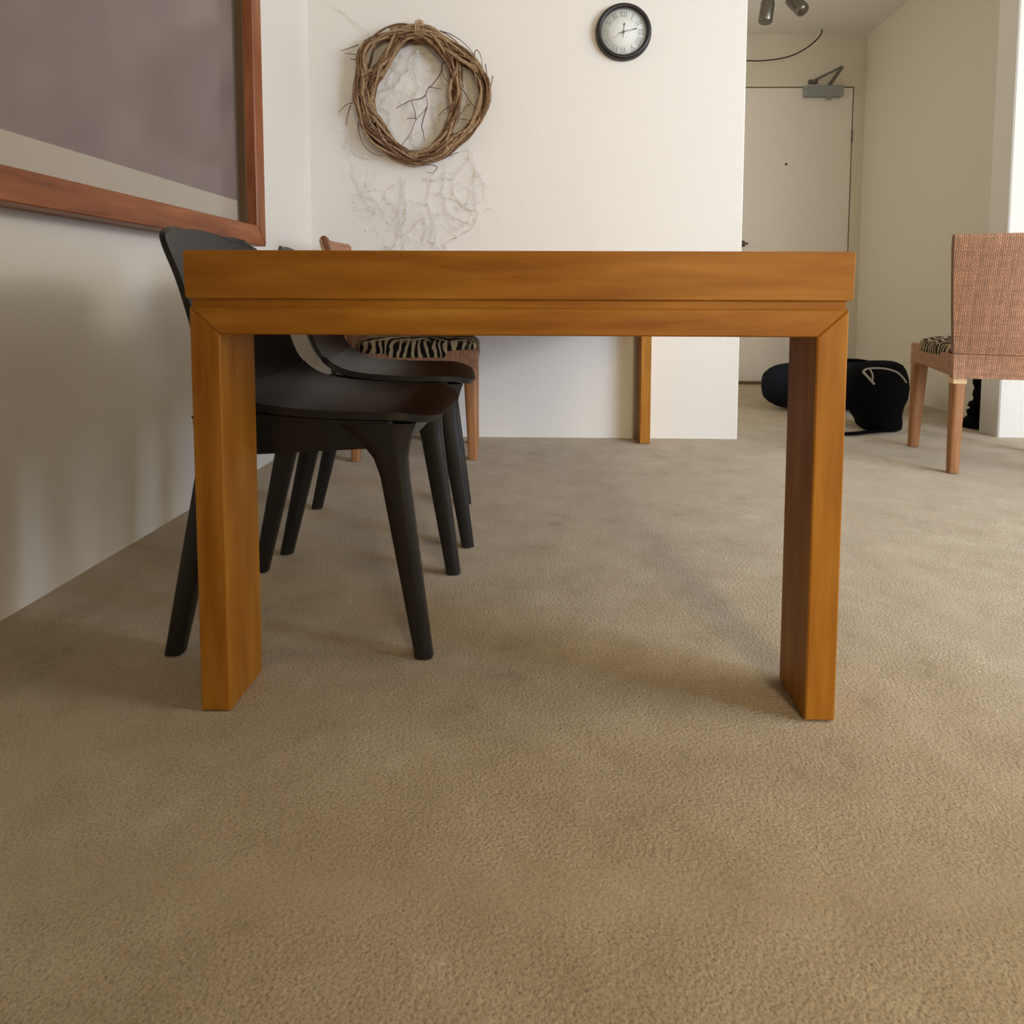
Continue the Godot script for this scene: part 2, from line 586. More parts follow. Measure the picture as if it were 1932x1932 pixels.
# ---------------------------------------------------------------- table
func build_table() -> void:
	var xl := -0.563
	var xr := 0.453
	var zf := -1.043
	var zb := -3.198
	var lw := 0.047
	var ld := 0.123
	var t := thing("dining_table", "long honey-coloured wooden dining table with square legs and a thick top", "table", Vector3((xl + xr) / 2, 0, (zf + zb) / 2))
	var hx := (xr - xl) / 2
	var hz := (zf - zb) / 2
	var st := begin()
	var p := [Vector2(-hx - 0.004, 0.6655), Vector2(hx + 0.004, 0.6655), Vector2(hx + 0.006, 0.74), Vector2(-hx - 0.006, 0.74)]
	extrude(st, rounded(p, 0.006, 3), -hz, hz + 0.004, 0.0015)
	part("tabletop", commit(st), "honey_wood_x", t)
	part("spacer", box_mesh(Vector3(-hx + 0.003, 0.650, -hz + 0.006), Vector3(hx - 0.003, 0.668, hz - 0.004), 0.001), "honey_wood_x", t)
	for s in [1.0, -1.0]:
		var z0: float = hz - ld if s > 0 else -hz
		st = begin()
		p = [Vector2(-hx + lw, 0.610), Vector2(hx - lw, 0.610), Vector2(hx, 0.653), Vector2(-hx, 0.653)]
		extrude(st, PackedVector2Array(p), z0, z0 + ld, 0.0022)
		part("apron", commit(st), "honey_wood_x", t)
		for e in [-1.0, 1.0]:
			st = begin()
			p = [Vector2(e * hx, 0.0), Vector2(e * (hx - lw), 0.0), Vector2(e * (hx - lw), 0.610), Vector2(e * hx, 0.653)]
			extrude(st, PackedVector2Array(p), z0, z0 + ld, 0.0022)
			part("leg", commit(st), "honey_wood_y", t)
	for e in [-1.0, 1.0]:
		var a: float = e * (hx - 0.02)
		part("side_rail", box_mesh(Vector3(a - 0.014, 0.612, -hz + ld - 0.002), Vector3(a + 0.014, 0.652, hz - ld + 0.002)), "honey_wood_z", t)

# ---------------------------------------------------------------- black moulded chairs
func build_black_chairs() -> void:
	var c := make_black_chair()
	c.position = Vector3(-0.471, 0, -1.412)
	c.rotation.y = -PI / 2
	var d := c.duplicate()
	d.name = numbered("moulded_chair")
	add_child(d)
	d.position = Vector3(-0.482, 0, -1.938)
	d.rotation.y = -1.434
	tag(d, "black moulded shell chair turned slightly, between the nearest black chair and the zebra-seated chair", "chair", "black moulded chairs along the left of the table")

func make_black_chair() -> Node3D:
	var t := thing("moulded_chair", "black moulded shell chair nearest the viewer, pushed in behind the left table leg", "chair", Vector3.ZERO, 0.0, "black moulded chairs along the left of the table")
	# rows: forward, height, half width, how far the edges stand out of the middle
	var c := [
		[-0.266, 0.781, 0.152, 0.030], [-0.264, 0.776, 0.178, 0.030], [-0.260, 0.765, 0.194, 0.031], [-0.250, 0.740, 0.201, 0.032], [-0.230, 0.690, 0.206, 0.034],
		[-0.211, 0.620, 0.208, 0.036], [-0.192, 0.555, 0.208, 0.034], [-0.162, 0.503, 0.208, 0.029], [-0.112, 0.467, 0.209, 0.022], [-0.045, 0.451, 0.210, 0.016],
		[0.05, 0.446, 0.212, 0.012], [0.13, 0.448, 0.213, 0.008], [0.175, 0.453, 0.213, 0.002], [0.205, 0.453, 0.207, 0.0], [0.228, 0.450, 0.193, -0.002], [0.243, 0.445, 0.170, -0.002], [0.251, 0.440, 0.138, 0.0], [0.255, 0.436, 0.10, 0.0]]
	var rows := []
	for i in c.size() - 1:
		for k in 3:
			var w := k / 3.0
			var r := []
			for q in 4:
				r.append(cubic_interpolate(c[i][q], c[i + 1][q], c[maxi(i - 1, 0)][q], c[mini(i + 2, c.size() - 1)][q], w))
			rows.append(r)
	rows.append(c[-1])
	var split := 22
	var g := []
	for i in rows.size():
		var r = rows[i]
		var a = rows[maxi(i - 1, 0)]
		var b = rows[mini(i + 1, rows.size() - 1)]
		var tan2 := Vector2(b[0] - a[0], b[1] - a[1]).normalized()
		var nrm := Vector2(-tan2.y, tan2.x)     # towards the sitter: forward and up
		var row := []
		for j in 19:
			var u := j / 9.0 - 1.0
			var lift: float = r[3] * pow(absf(u), 2.2)
			var arch := 0.028 * (1.0 - u * u) * clampf((r[1] - 0.70) / 0.1, 0.0, 1.0)
			row.append(Vector3(r[2] * u, r[1] + nrm.y * lift + arch, -(r[0] + nrm.x * lift)))
		g.append(row)
	for i in g.size():
		g[i].reverse()
	var st := begin(true)
	shell(st, g.slice(0, split + 1), 0.010)
	part("backrest", commit(st), "black_plastic", t)
	st = begin(true)
	shell(st, g.slice(split), 0.014)
	part("seat", commit(st), "black_plastic", t)
	st = begin()
	for s in [-1.0, 1.0]:
		var p := [Vector2(-0.185, 0.45), Vector2(-0.15, 0.376), Vector2(0.15, 0.394), Vector2(0.19, 0.428), Vector2(0.18, 0.448), Vector2(0.1, 0.449), Vector2(-0.03, 0.456), Vector2(-0.12, 0.468)]
		extrude(st, PackedVector2Array(p), s * 0.192 - 0.013, s * 0.192 + 0.013, 0.004, Transform3D(Basis(Vector3(0, 0, -1), Vector3.UP, Vector3(1, 0, 0)), Vector3.ZERO))
	box(st, Vector3(-0.18, 0.405, -0.215), Vector3(0.18, 0.436, -0.15), 0.004)
	box(st, Vector3(-0.18, 0.40, 0.11), Vector3(0.18, 0.445, 0.145), 0.004)
	part("seat_frame", commit(st), "black_plastic", t)
	for e in [-1.0, 1.0]:
		for f in [1.0, -1.0]:
			var prof := [[0.440, 0.150, 0.150], [0.420, 0.160, 0.115], [0.400, 0.170, 0.085], [0.375, 0.178, 0.062], [0.340, 0.185, 0.052], [0.0, 0.236, 0.033]]
			if f < 0:
				prof = [[0.440, -0.110, 0.150], [0.420, -0.122, 0.115], [0.400, -0.135, 0.085], [0.375, -0.146, 0.062], [0.340, -0.157, 0.052], [0.0, -0.234, 0.033]]
			var rings := []
			for q in prof:
				var w := lerpf(0.033, 0.038, q[0] / 0.44)
				rings.append(squircle(e * 0.190, q[0], -q[1], w, q[2]))
			st = begin(true)
			skin(st, rings)
			part("leg", commit(st), "black_plastic", t)
	return t

# ---------------------------------------------------------------- woven chairs with zebra seats
func build_cane_chairs() -> void:
	var g := "woven chairs with zebra seats"
	cane_chair("woven_chair", "woven cane chair with zebra seat, farthest along the left side of the table", Vector3(-0.573, 0, -2.885), -1.478, 0.345, 0.02, g)
	cane_chair("woven_chair", "woven cane chair with zebra seat standing alone at the right, its back to the viewer", Vector3(1.836, 0, -2.791), -0.198, 0.53, 0.0, g)

func cane_chair(called: String, label: String, at: Vector3, turn: float, w: float, drop: float, group: String) -> void:
	var t := thing(called, label, "chair", at, turn, group)
	var hw := w * 0.5
	var hd := 0.258
	for e in [-1.0, 1.0]:
		# rear leg, tapering on its inner side, with a pale bare collar
		var rings := []
		for q in [[0.40, 0.047], [0.36, 0.047], [0.0, 0.036]]:
			rings.append(squircle(e * (hw - q[1] * 0.5), q[0], hd - q[1] * 0.5 - 0.004, q[1], q[1], 16, 8.0))
		var st := begin(true)
		skin(st, rings)
		var leg := part("leg", commit(st), "chair_wood", t)
		var c: float = e * (hw - 0.0235)
		var col := part("collar", box_mesh(Vector3(c - 0.0245, 0.3445, hd - 0.0525), Vector3(c + 0.0245, 0.3705, hd - 0.0025), 0.003), "pale_wood", leg)
		col.set_meta("label", "pale bare wood collar at the top of the leg")
		rings = []
		for q in [[0.42, 0.060], [0.36, 0.058], [0.0, 0.038]]:
			rings.append(squircle(e * (hw - q[1] * 0.5), q[0], -hd + q[1] * 0.5, q[1], q[1], 16, 8.0))
		st = begin(true)
		skin(st, rings)
		part("leg", commit(st), "chair_wood", t)
		# side rail, curving down into the legs at its ends
		var p := [Vector2(-hd + 0.03, 0.372), Vector2(hd - 0.09, 0.386), Vector2(hd - 0.05, 0.372), Vector2(hd, 0.368), Vector2(hd, 0.470 - drop * 0.7), Vector2(-hd + 0.03, 0.455 - drop)]
		st = begin()
		extrude(st, PackedVector2Array(p), e * (hw - 0.012) - 0.012, e * (hw - 0.012) + 0.012, 0.003, Transform3D(Basis(Vector3(0, 0, -1), Vector3.UP, Vector3(1, 0, 0)), Vector3.ZERO))
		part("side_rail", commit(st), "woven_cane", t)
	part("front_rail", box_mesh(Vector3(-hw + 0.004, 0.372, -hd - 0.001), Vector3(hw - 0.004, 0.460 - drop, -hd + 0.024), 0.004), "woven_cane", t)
	# rear rail and backrest: panels curved round the sitter
	var bw := hw + 0.004
	for k in 2:
		var g := []
		var y0 := 0.368 if k == 0 else 0.466
		var y1 := 0.463 if k == 0 else 0.889
		for i in 13:
			var y := lerpf(y0, y1, i / 12.0)
			var row := []
			for j in 21:
				var u := j / 10.0 - 1.0
				var lean := 0.088 * pow(clampf((y - 0.44) / 0.45, 0.0, 1.0), 1.3)
				var sag := 0.034 * (1.0 - u * u) * clampf((y - 0.36) / 0.15, 0.1, 1.0)
				var wide := bw + 0.042 * clampf((y - 0.5) / 0.38, 0.0, 1.0)
				row.append(Vector3(wide * u, y, hd - 0.012 + lean + sag - (0.0 if k else -0.002)))
			g.append(row)
		var st := begin(true)
		shell(st, g, 0.034)
		if k:
			# rolled top edge
			var pts := []
			for j in 21:
				pts.append(g[12][j] - Vector3(0, 0.003, 0))
			tube(st, pts, 0.0168, 0.0168, 10)
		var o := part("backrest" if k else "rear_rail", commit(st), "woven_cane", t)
		if k:
			for e in [0, 20]:
				var rr := []
				for i in 14:
					var c: Vector3 = g[mini(i, 12)][e] + Vector3(0, 0.012 if i == 13 else 0.0, 0)
					rr.append(squircle(c.x, c.y, c.z, 0.006, 0.0345 if i < 12 else (0.031 if i == 12 else 0.012), 12, 4.0))
				rr.reverse()
				var s2 := begin(true)
				skin(s2, rr)
				part("edge_binding", commit(s2), "dark_binding", o)
	# padded seat
	var rings := []
	for q in [[0.436 - drop, 0.96], [0.442 - drop, 0.995], [0.456 - drop * 0.6, 1.0], [0.470, 0.995], [0.484, 0.97], [0.494, 0.92], [0.502, 0.82], [0.508, 0.6], [0.511, 0.3], [0.512, 0.05]]:
		var r := squircle(0, q[0], -0.012, w * 1.01 * q[1], (2 * hd + 0.02) * q[1] - 0.03, 32, 5.0)
		r.reverse()
		rings.append(r)
	var s3 := begin(true)
	skin(s3, rings)
	part("seat_cushion", commit(s3), "zebra_fabric", t)

# ---------------------------------------------------------------- picture on the left wall
func build_picture() -> void:
	# front of the frame stands 8 cm off the wall; lower right corner is in view
	var fx := 0.08
	var z1 := -2.50
	var z0 := -0.62
	var y0 := 0.8495
	var y1 := 2.10
	var rw := 0.070
	var t := thing("framed_picture", "large mauve picture in a deep reddish wood frame on the left wall", "picture", Vector3(WL, y0, (z0 + z1) / 2))
	var h := y1 - y0
	var hz := (z0 - z1) / 2
	var xf := Transform3D(Basis(Vector3(0, 0, -1), Vector3.UP, Vector3(1, 0, 0)), Vector3(0.001, 0, 0))
	# polygon x runs towards the back wall
	for k in 4:
		var p: Array = [
			[Vector2(-hz, 0), Vector2(hz, 0), Vector2(hz - rw, rw), Vector2(-hz + rw, rw)],
			[Vector2(-hz, h), Vector2(hz, h), Vector2(hz - rw, h - rw), Vector2(-hz + rw, h - rw)],
			[Vector2(hz, 0), Vector2(hz, h), Vector2(hz - rw, h - rw), Vector2(hz - rw, rw)],
			[Vector2(-hz, 0), Vector2(-hz, h), Vector2(-hz + rw, h - rw), Vector2(-hz + rw, rw)]][k]
		var st := begin()
		extrude(st, PackedVector2Array(p), 0.0, fx, 0.003, xf)
		part("frame_rail", commit(st), "frame_wood_z" if k < 2 else "frame_wood_y", t)
	var st2 := begin()
	for k in 4:
		var a := hz - rw
		var b := h - rw
		var w := 0.006
		var p: Array = [
			[Vector2(-a, rw), Vector2(a, rw), Vector2(a, rw + w), Vector2(-a, rw + w)], [Vector2(-a, b - w), Vector2(a, b - w), Vector2(a, b), Vector2(-a, b)],
			[Vector2(a - w, rw), Vector2(a, rw), Vector2(a, b), Vector2(a - w, b)], [Vector2(-a, rw), Vector2(-a + w, rw), Vector2(-a + w, b), Vector2(-a, b)]][k]
		extrude(st2, PackedVector2Array(p), 0.004, 0.045, 0.001, xf)
	part("fillet", commit(st2), "frame_fillet", t)
	var a2 := hz - rw
	var st := begin()
	box(st, Vector3(0.004, rw - 0.02, -a2 - 0.01), Vector3(0.010, h - rw + 0.02, a2 + 0.01), 0.001)
	part("picture_sheet", commit(st), "picture_paper", t)
	st = begin()
	box(st, Vector3(0.0105, rw - 0.02, -a2), Vector3(0.0125, rw + 0.087, a2), 0.0005)
	part("border_strip", commit(st), "picture_border", t)
	st = begin()
	box(st, Vector3(0.016, rw - 0.005, -a2 - 0.003), Vector3(0.019, h - rw + 0.005, a2 + 0.003), 0.0005)
	part("glass", commit(st), "clear_glass", t)

# ---------------------------------------------------------------- clock
func build_clock() -> void:
	var t := thing("wall_clock", "round black-rimmed wall clock with Roman numerals on the back wall", "clock", Vector3(0.320, 1.874, WB))
	# built facing +z about its centre
	var face := Transform3D(Basis(Vector3(1, 0, 0), Vector3(0, 0, 1), Vector3(0, -1, 0)), Vector3.ZERO)   # lathe axis y -> z
	var st := begin(true)
	lathe(st, [Vector2(0.100, 0.001), Vector2(0.127, 0.001), Vector2(0.1275, 0.012), Vector2(0.126, 0.024), Vector2(0.121, 0.033), Vector2(0.114, 0.036), Vector2(0.107, 0.034), Vector2(0.103, 0.028), Vector2(0.1015, 0.012)], 72, face, false)
	part("rim", commit(st), "clock_case", t)
	st = begin(true)
	lathe(st, [Vector2(0.103, 0.006), Vector2(0.103, 0.0135), Vector2(0.0005, 0.0135)], 72, face)
	part("dial", commit(st), "clock_dial", t)
	st = begin(true)
	var ring := []
	for i in 73:
		ring.append(Vector3(cos(TAU * i / 72.0), sin(TAU * i / 72.0), 0) * 0.0615 + Vector3(0, 0, 0.0136))
	tube(st, ring, 0.0009, 0.0009, 5)
	part("dial_ring", commit(st), "dial_ring_ink", t)
	var font := SystemFont.new()
	font.font_names = PackedStringArray(["Droid Serif"])
	var num := ["XII", "I", "II", "III", "IIII", "V", "VI", "VII", "VIII", "IX", "X", "XI"]
	for i in 12:
		var tm := TextMesh.new()
		tm.text = num[i]
		tm.font = font
		tm.font_size = 32
		tm.pixel_size = 0.00098
		tm.depth = 0.0006
		var b := Basis(Vector3(0, 0, 1), -TAU * i / 12.0) * Basis.from_scale(Vector3(0.85, 1, 1))
		part("numeral", tm, "numeral_ink", t, Transform3D(b, Basis(Vector3(0, 0, 1), -TAU * i / 12.0) * Vector3(0, 0.0795, 0.0139)))
	for q in [["hour_hand", 5.0, 0.045, 0.0042, 0.0155, 0.62], ["minute_hand", 75.5, 0.066, 0.0034, 0.0172, 0.70]]:
		var L: float = q[2]
		var w: float = q[3]
		var p := [Vector2(-0.0012, -0.024), Vector2(0.0012, -0.024), Vector2(0.0012, L * q[5]), Vector2(w, L * (q[5] + 0.1)), Vector2(0.0, L), Vector2(-w, L * (q[5] + 0.1)), Vector2(-0.0012, L * q[5])]
		st = begin()
		extrude(st, PackedVector2Array(p), q[4], q[4] + 0.0009, 0.0001)
		part(q[0], commit(st), "clock_hand", t, Transform3D(Basis(Vector3(0, 0, 1), -deg_to_rad(q[1])), Vector3.ZERO))
	st = begin()
	extrude(st, PackedVector2Array([Vector2(-0.0007, -0.02), Vector2(0.0007, -0.02), Vector2(0.0005, 0.066), Vector2(-0.0005, 0.066)]), 0.0188, 0.0193, 0.0001)
	part("second_hand", commit(st), "second_hand", t, Transform3D(Basis(Vector3(0, 0, 1), -deg_to_rad(238.0)), Vector3.ZERO))
	st = begin(true)
	lathe(st, [Vector2(0.0055, 0.013), Vector2(0.0055, 0.020), Vector2(0.0035, 0.0215), Vector2(0.0005, 0.022)], 16, face)
	part("hub", commit(st), "clock_hand", t)
	st = begin(true)
	st.set_smooth_group(-1)
	lathe(st, [Vector2(0.104, 0.0255), Vector2(0.104, 0.0272)], 48, face)
	part("glass", commit(st), "clear_glass", t)

# ---------------------------------------------------------------- wreath and string lights
# traced on the wall in steps of the photograph's grain: (u, v) -> metres from the wreath's centre
func wp(u: float, v: float, off: float) -> Vector3:
	return Vector3((u - 840.0) * 0.000610, (680.0 - v) * 0.000610, off)

func loop_at(c: Array, ang: float) -> Vector2:
	var f := fposmod(ang, 1.0) * c.size()
	var i := int(f)
	var n := c.size()
	return (c[i] as Vector2).cubic_interpolate(c[(i + 1) % n], c[(i + n - 1) % n], c[(i + 2) % n], f - i)

func build_wreath() -> void:
	var t := thing("vine_wreath", "round brown wreath of twisted grapevine hanging on the back wall", "wreath", Vector3(-0.606, 1.588, WB))
	var outer := [Vector2(830, 205), Vector2(950, 235), Vector2(1080, 310), Vector2(1210, 410), Vector2(1290, 530), Vector2(1325, 660), Vector2(1300, 800), Vector2(1240, 910), Vector2(1150, 1020), Vector2(1050, 1110), Vector2(920, 1165), Vector2(780, 1185),
		Vector2(650, 1140), Vector2(530, 1060), Vector2(440, 950), Vector2(385, 830), Vector2(360, 700), Vector2(370, 560), Vector2(390, 430), Vector2(460, 320), Vector2(560, 245), Vector2(690, 195)]
	var inner := [Vector2(830, 285), Vector2(920, 310), Vector2(1000, 385), Vector2(1055, 480), Vector2(1090, 590), Vector2(1108, 700), Vector2(1100, 810), Vector2(1065, 910), Vector2(1010, 1000), Vector2(930, 1070), Vector2(850, 1105), Vector2(760, 1110),
		Vector2(680, 1060), Vector2(600, 980), Vector2(540, 890), Vector2(495, 800), Vector2(480, 710), Vector2(500, 630), Vector2(545, 540), Vector2(600, 440), Vector2(665, 350), Vector2(740, 295)]
	var rng := RandomNumberGenerator.new()
	rng.seed = 29
	var gape := [0.0, 0.0, 0.25, 0.6, 0.95, 1.0, 1.0, 0.9, 0.6, 0.2, 0.0, 0.0, 0.0, 0.25, 0.45, 0.25, 0.0, 0.15, 0.8, 1.0, 0.75, 0.2]
	for i in 58:
		var start := rng.randf()
		var turns := rng.randf_range(0.55, 1.15)
		var home := 0.0 if i % 2 == 0 else 1.0
		var ph := rng.randf() * TAU
		var ph2 := rng.randf() * TAU
		var zph := rng.randf() * TAU
		var side := rng.randf_range(-0.15, 0.15)
		var wind := rng.randf_range(0.8, 1.9)
		var pts := []
		var n := int(70 * turns)
		for k in n + 1:
			var a := start + turns * k / float(n)
			# strands keep to the inner or the outer bundle where the wreath gapes and mingle elsewhere
			var gi := fposmod(a, 1.0) * 22.0
			var gap: float = lerpf(gape[int(gi) % 22], gape[(int(gi) + 1) % 22], gi - floorf(gi))
			var mingled := 0.5 + 0.56 * sin(TAU * wind * a + ph)
			var w := clampf(lerpf(mingled, home + side + 0.1 * sin(TAU * 3.0 * a + ph2), gap), -0.14, 1.14)
			var q := loop_at(inner, a).lerp(loop_at(outer, a), w)
			q += Vector2(sin(a * 41.0 + ph), cos(a * 37.0 + ph2)) * 8.0
			pts.append(wp(q.x, q.y, 0.052 + 0.026 * sin(TAU * 2.3 * a + zph) + 0.006 * sin(a * 40.0 + ph)))
		var st := begin(true)
		var r := rng.randf_range(0.0050, 0.0085) if i < 46 else rng.randf_range(0.002, 0.0035)
		tube(st, pts, r, r * 0.75, 7, 0.16)
		part("vine", commit(st), "vine_bark" if rng.randf() < 0.68 else "dark_vine_bark", t)
	var twigs := [
		[[385, 325], [330, 335], [250, 365]], [[430, 375], [360, 385], [285, 390]], [[375, 432], [320, 420]], [[330, 740], [290, 765], [220, 810]], [[318, 760], [300, 840], [290, 912]],
		[[1040, 440], [1008, 470], [1000, 520], [950, 590], [905, 650], [885, 690], [895, 780], [810, 872], [770, 970], [700, 1050]], [[885, 690], [840, 710], [760, 735], [665, 790]], [[895, 780], [850, 900], [860, 960], [872, 1025]],
		[[810, 866], [790, 862], [735, 858]], [[808, 860], [800, 800], [782, 745]], [[905, 635], [950, 635], [1005, 648]], [[1130, 620], [1170, 665], [1215, 735], [1250, 790], [1240, 890]], [[1215, 750], [1180, 780], [1155, 830]], [[1145, 865], [1190, 872], [1240, 878]],
		[[1000, 225], [1060, 245], [1140, 290], [1215, 350], [1245, 400]], [[990, 215], [1090, 275], [1180, 370], [1250, 420]], [[1250, 420], [1250, 375], [1275, 370], [1300, 420], [1310, 490]], [[1330, 460], [1340, 540], [1348, 600]], [[1385, 550], [1370, 620], [1350, 645]],
		[[840, 1200], [900, 1205], [962, 1212], [935, 1262], [895, 1255]], [[1060, 1140], [1100, 1112], [1132, 1108]], [[375, 880], [380, 960], [420, 1060], [480, 1115], [560, 1140]], [[1085, 760], [1020, 800], [980, 835]], [[1005, 480], [1020, 560], [1060, 600]]]
	for q in twigs:
		var pts := []
		for k in q.size():
			pts.append(wp(q[k][0], q[k][1], 0.056 + 0.012 * sin(q[k][0] * 0.05)))
		var st := begin(true)
		tube(st, smooth_path(pts, 4), 0.0024, 0.0013, 6)
		part("twig", commit(st), "twig_bark", t)
	# raffia tie and hanging loop at the top
	var st := begin(true)
	var pts := []
	for k in 25:
		var a := TAU * k / 24.0
		pts.append(wp(822, 212, 0.052) + Vector3(0.002 * sin(a), 0.036 * sin(a), 0.036 * cos(a)))
	tube(st, pts, 0.0032, 0.0032, 7)
	pts = []
	for k in 25:
		var a := TAU * k / 24.0
		pts.append(wp(832, 212, 0.052) + Vector3(0.003 * cos(a), 0.034 * sin(a), 0.034 * cos(a)))
	tube(st, pts, 0.0028, 0.0028, 7)
	pts = [wp(812, 196, 0.05), wp(818, 166, 0.05), wp(832, 152, 0.048), wp(850, 156, 0.048), wp(860, 172, 0.05), wp(864, 200, 0.05)]
	tube(st, smooth_path(pts, 4), 0.010, 0.011, 8, 0.2)
	part("raffia_tie", commit(st), "raffia", t)

	# clear string lights tangled behind the wreath and hanging below it
	var s := thing("string_lights", "unlit clear string lights tangled behind the wreath and trailing below it", "string lights", Vector3(-0.612, 1.592, WB))
	var wires := [
		[[838, 330], [775, 395], [770, 450], [805, 540], [832, 600], [828, 650], [790, 700]], [[830, 350], [815, 420], [820, 500], [845, 560]], [[845, 345], [905, 400], [990, 440], [1050, 500]], [[770, 470], [700, 540], [680, 590], [620, 620], [540, 660], [515, 690]],
		[[690, 420], [640, 470], [700, 520], [660, 600], [560, 640]], [[735, 360], [690, 440], [620, 520], [600, 600]], [[790, 700], [770, 780], [790, 850], [770, 960], [800, 1040], [820, 1090]], [[1010, 560], [960, 700], [950, 840], [960, 960], [920, 1060]],
		[[700, 1280], [702, 1380], [698, 1480], [682, 1600], [672, 1680], [655, 1760], [635, 1850], [640, 1960]], [[735, 1290], [728, 1400], [725, 1500], [720, 1600], [705, 1700], [720, 1800], [700, 1900]], [[930, 1270], [915, 1350], [895, 1450], [925, 1560], [945, 1650], [955, 1740], [935, 1830]],
		[[1020, 1250], [1010, 1400], [1030, 1500], [1080, 1580], [1160, 1620], [1240, 1650]], [[1215, 1060], [1250, 1150], [1262, 1250], [1255, 1360], [1270, 1500], [1272, 1600], [1230, 1670], [1150, 1730], [1060, 1790], [1030, 1840], [1025, 1920]], [[1258, 1230], [1300, 1300], [1360, 1370]],
		[[1240, 1120], [1180, 1200], [1120, 1260], [1100, 1360], [1130, 1460], [1200, 1530], [1250, 1540]], [[300, 1000], [330, 1100], [380, 1140], [460, 1150]], [[290, 980], [280, 1060], [320, 1130]], [[330, 1180], [330, 1280], [390, 1380], [400, 1430], [470, 1450], [520, 1500], [560, 1580]],
		[[460, 1330], [400, 1420], [430, 1500], [500, 1530], [470, 1600]], [[560, 1470], [600, 1380], [690, 1330]], [[320, 110], [390, 160], [450, 215], [500, 260]], [[200, 20], [235, 40], [300, 95]], [[640, 1890], [600, 1800], [580, 1850]], [[760, 1700], [810, 1640], [870, 1600], [880, 1690], [860, 1780]],
		[[1110, 1440], [1160, 1500], [1190, 1480], [1240, 1560], [1190, 1640], [1120, 1680]], [[270, 560], [250, 640], [280, 700], [320, 720]], [[880, 1300], [950, 1320], [1010, 1290], [1090, 1300]], [[940, 1700], [900, 1760], [960, 1800], [1000, 1870]], [[600, 700], [560, 760], [620, 830], [600, 900], [640, 960]]]
	var all := []
	var sw := begin(true)
	for q in wires:
		var w := []
		for k in q.size():
			w.append(wp(q[k][0] + rng.randf_range(-6, 6), q[k][1] + rng.randf_range(-6, 6), 0.010 + 0.010 * rng.randf()))
		var path := smooth_path(w, 5)
		for k in path.size():
			path[k] += Vector3(rng.randf_range(-0.0015, 0.0015), rng.randf_range(-0.0015, 0.0015), 0)
		tube(sw, path, 0.0010, 0.0010, 5)
		# a second strand twisted beside the first
		var path2 := []
		for k in path.size():
			path2.append(path[k] + Vector3(0.005 * sin(k * 0.9), 0.004 * cos(k * 0.7), 0.002))
		tube(sw, path2, 0.0007, 0.0007, 5)
		for k in range(2, path.size(), 5):
			all.append(path[k])
	# finer loose loops of the tangle: centre, spread, how many
	for q in [[440, 1430, 150, 22], [720, 1640, 170, 24], [1150, 1480, 150, 26], [930, 1560, 180, 18], [740, 620, 190, 26], [960, 800, 160, 14], [300, 1080, 90, 8], [800, 1820, 200, 14]]:
		for m in q[3]:
			var at: Vector2 = Vector2(q[0], q[1]) + Vector2(rng.randfn(0, 0.5), rng.randfn(0, 0.7)) * q[2]
			var dir := rng.randf() * TAU
			var curl := rng.randf_range(-0.35, 0.35)
			var w := []
			for k in rng.randi_range(7, 16):
				w.append(wp(at.x, at.y, rng.randf_range(0.006, 0.016)))
				at += Vector2(cos(dir), sin(dir) * 1.3) * 16.0
				dir += curl + rng.randf_range(-0.5, 0.5)
			tube(sw, smooth_path(w, 3), 0.0006, 0.0005, 4)
			if rng.randf() < 0.5:
				all.append(w[3])
	part("wire", commit(sw), "clear_wire", s)
	var sb := begin(true)
	lathe(sb, [Vector2(0.0006, 0.0), Vector2(0.0020, 0.001), Vector2(0.0024, 0.005), Vector2(0.0018, 0.009), Vector2(0.0004, 0.012)], 8)
	var bulb := commit(sb)
	for p in all:
		if rng.randf() < 0.55:
			var b := Basis.from_euler(Vector3(rng.randf_range(-1.5, 1.5), 0, rng.randf_range(-1.5, 1.5)))
			part("bulb", bulb, "bulb_glass", s, Transform3D(b, p + Vector3(0, 0, 0.003)))

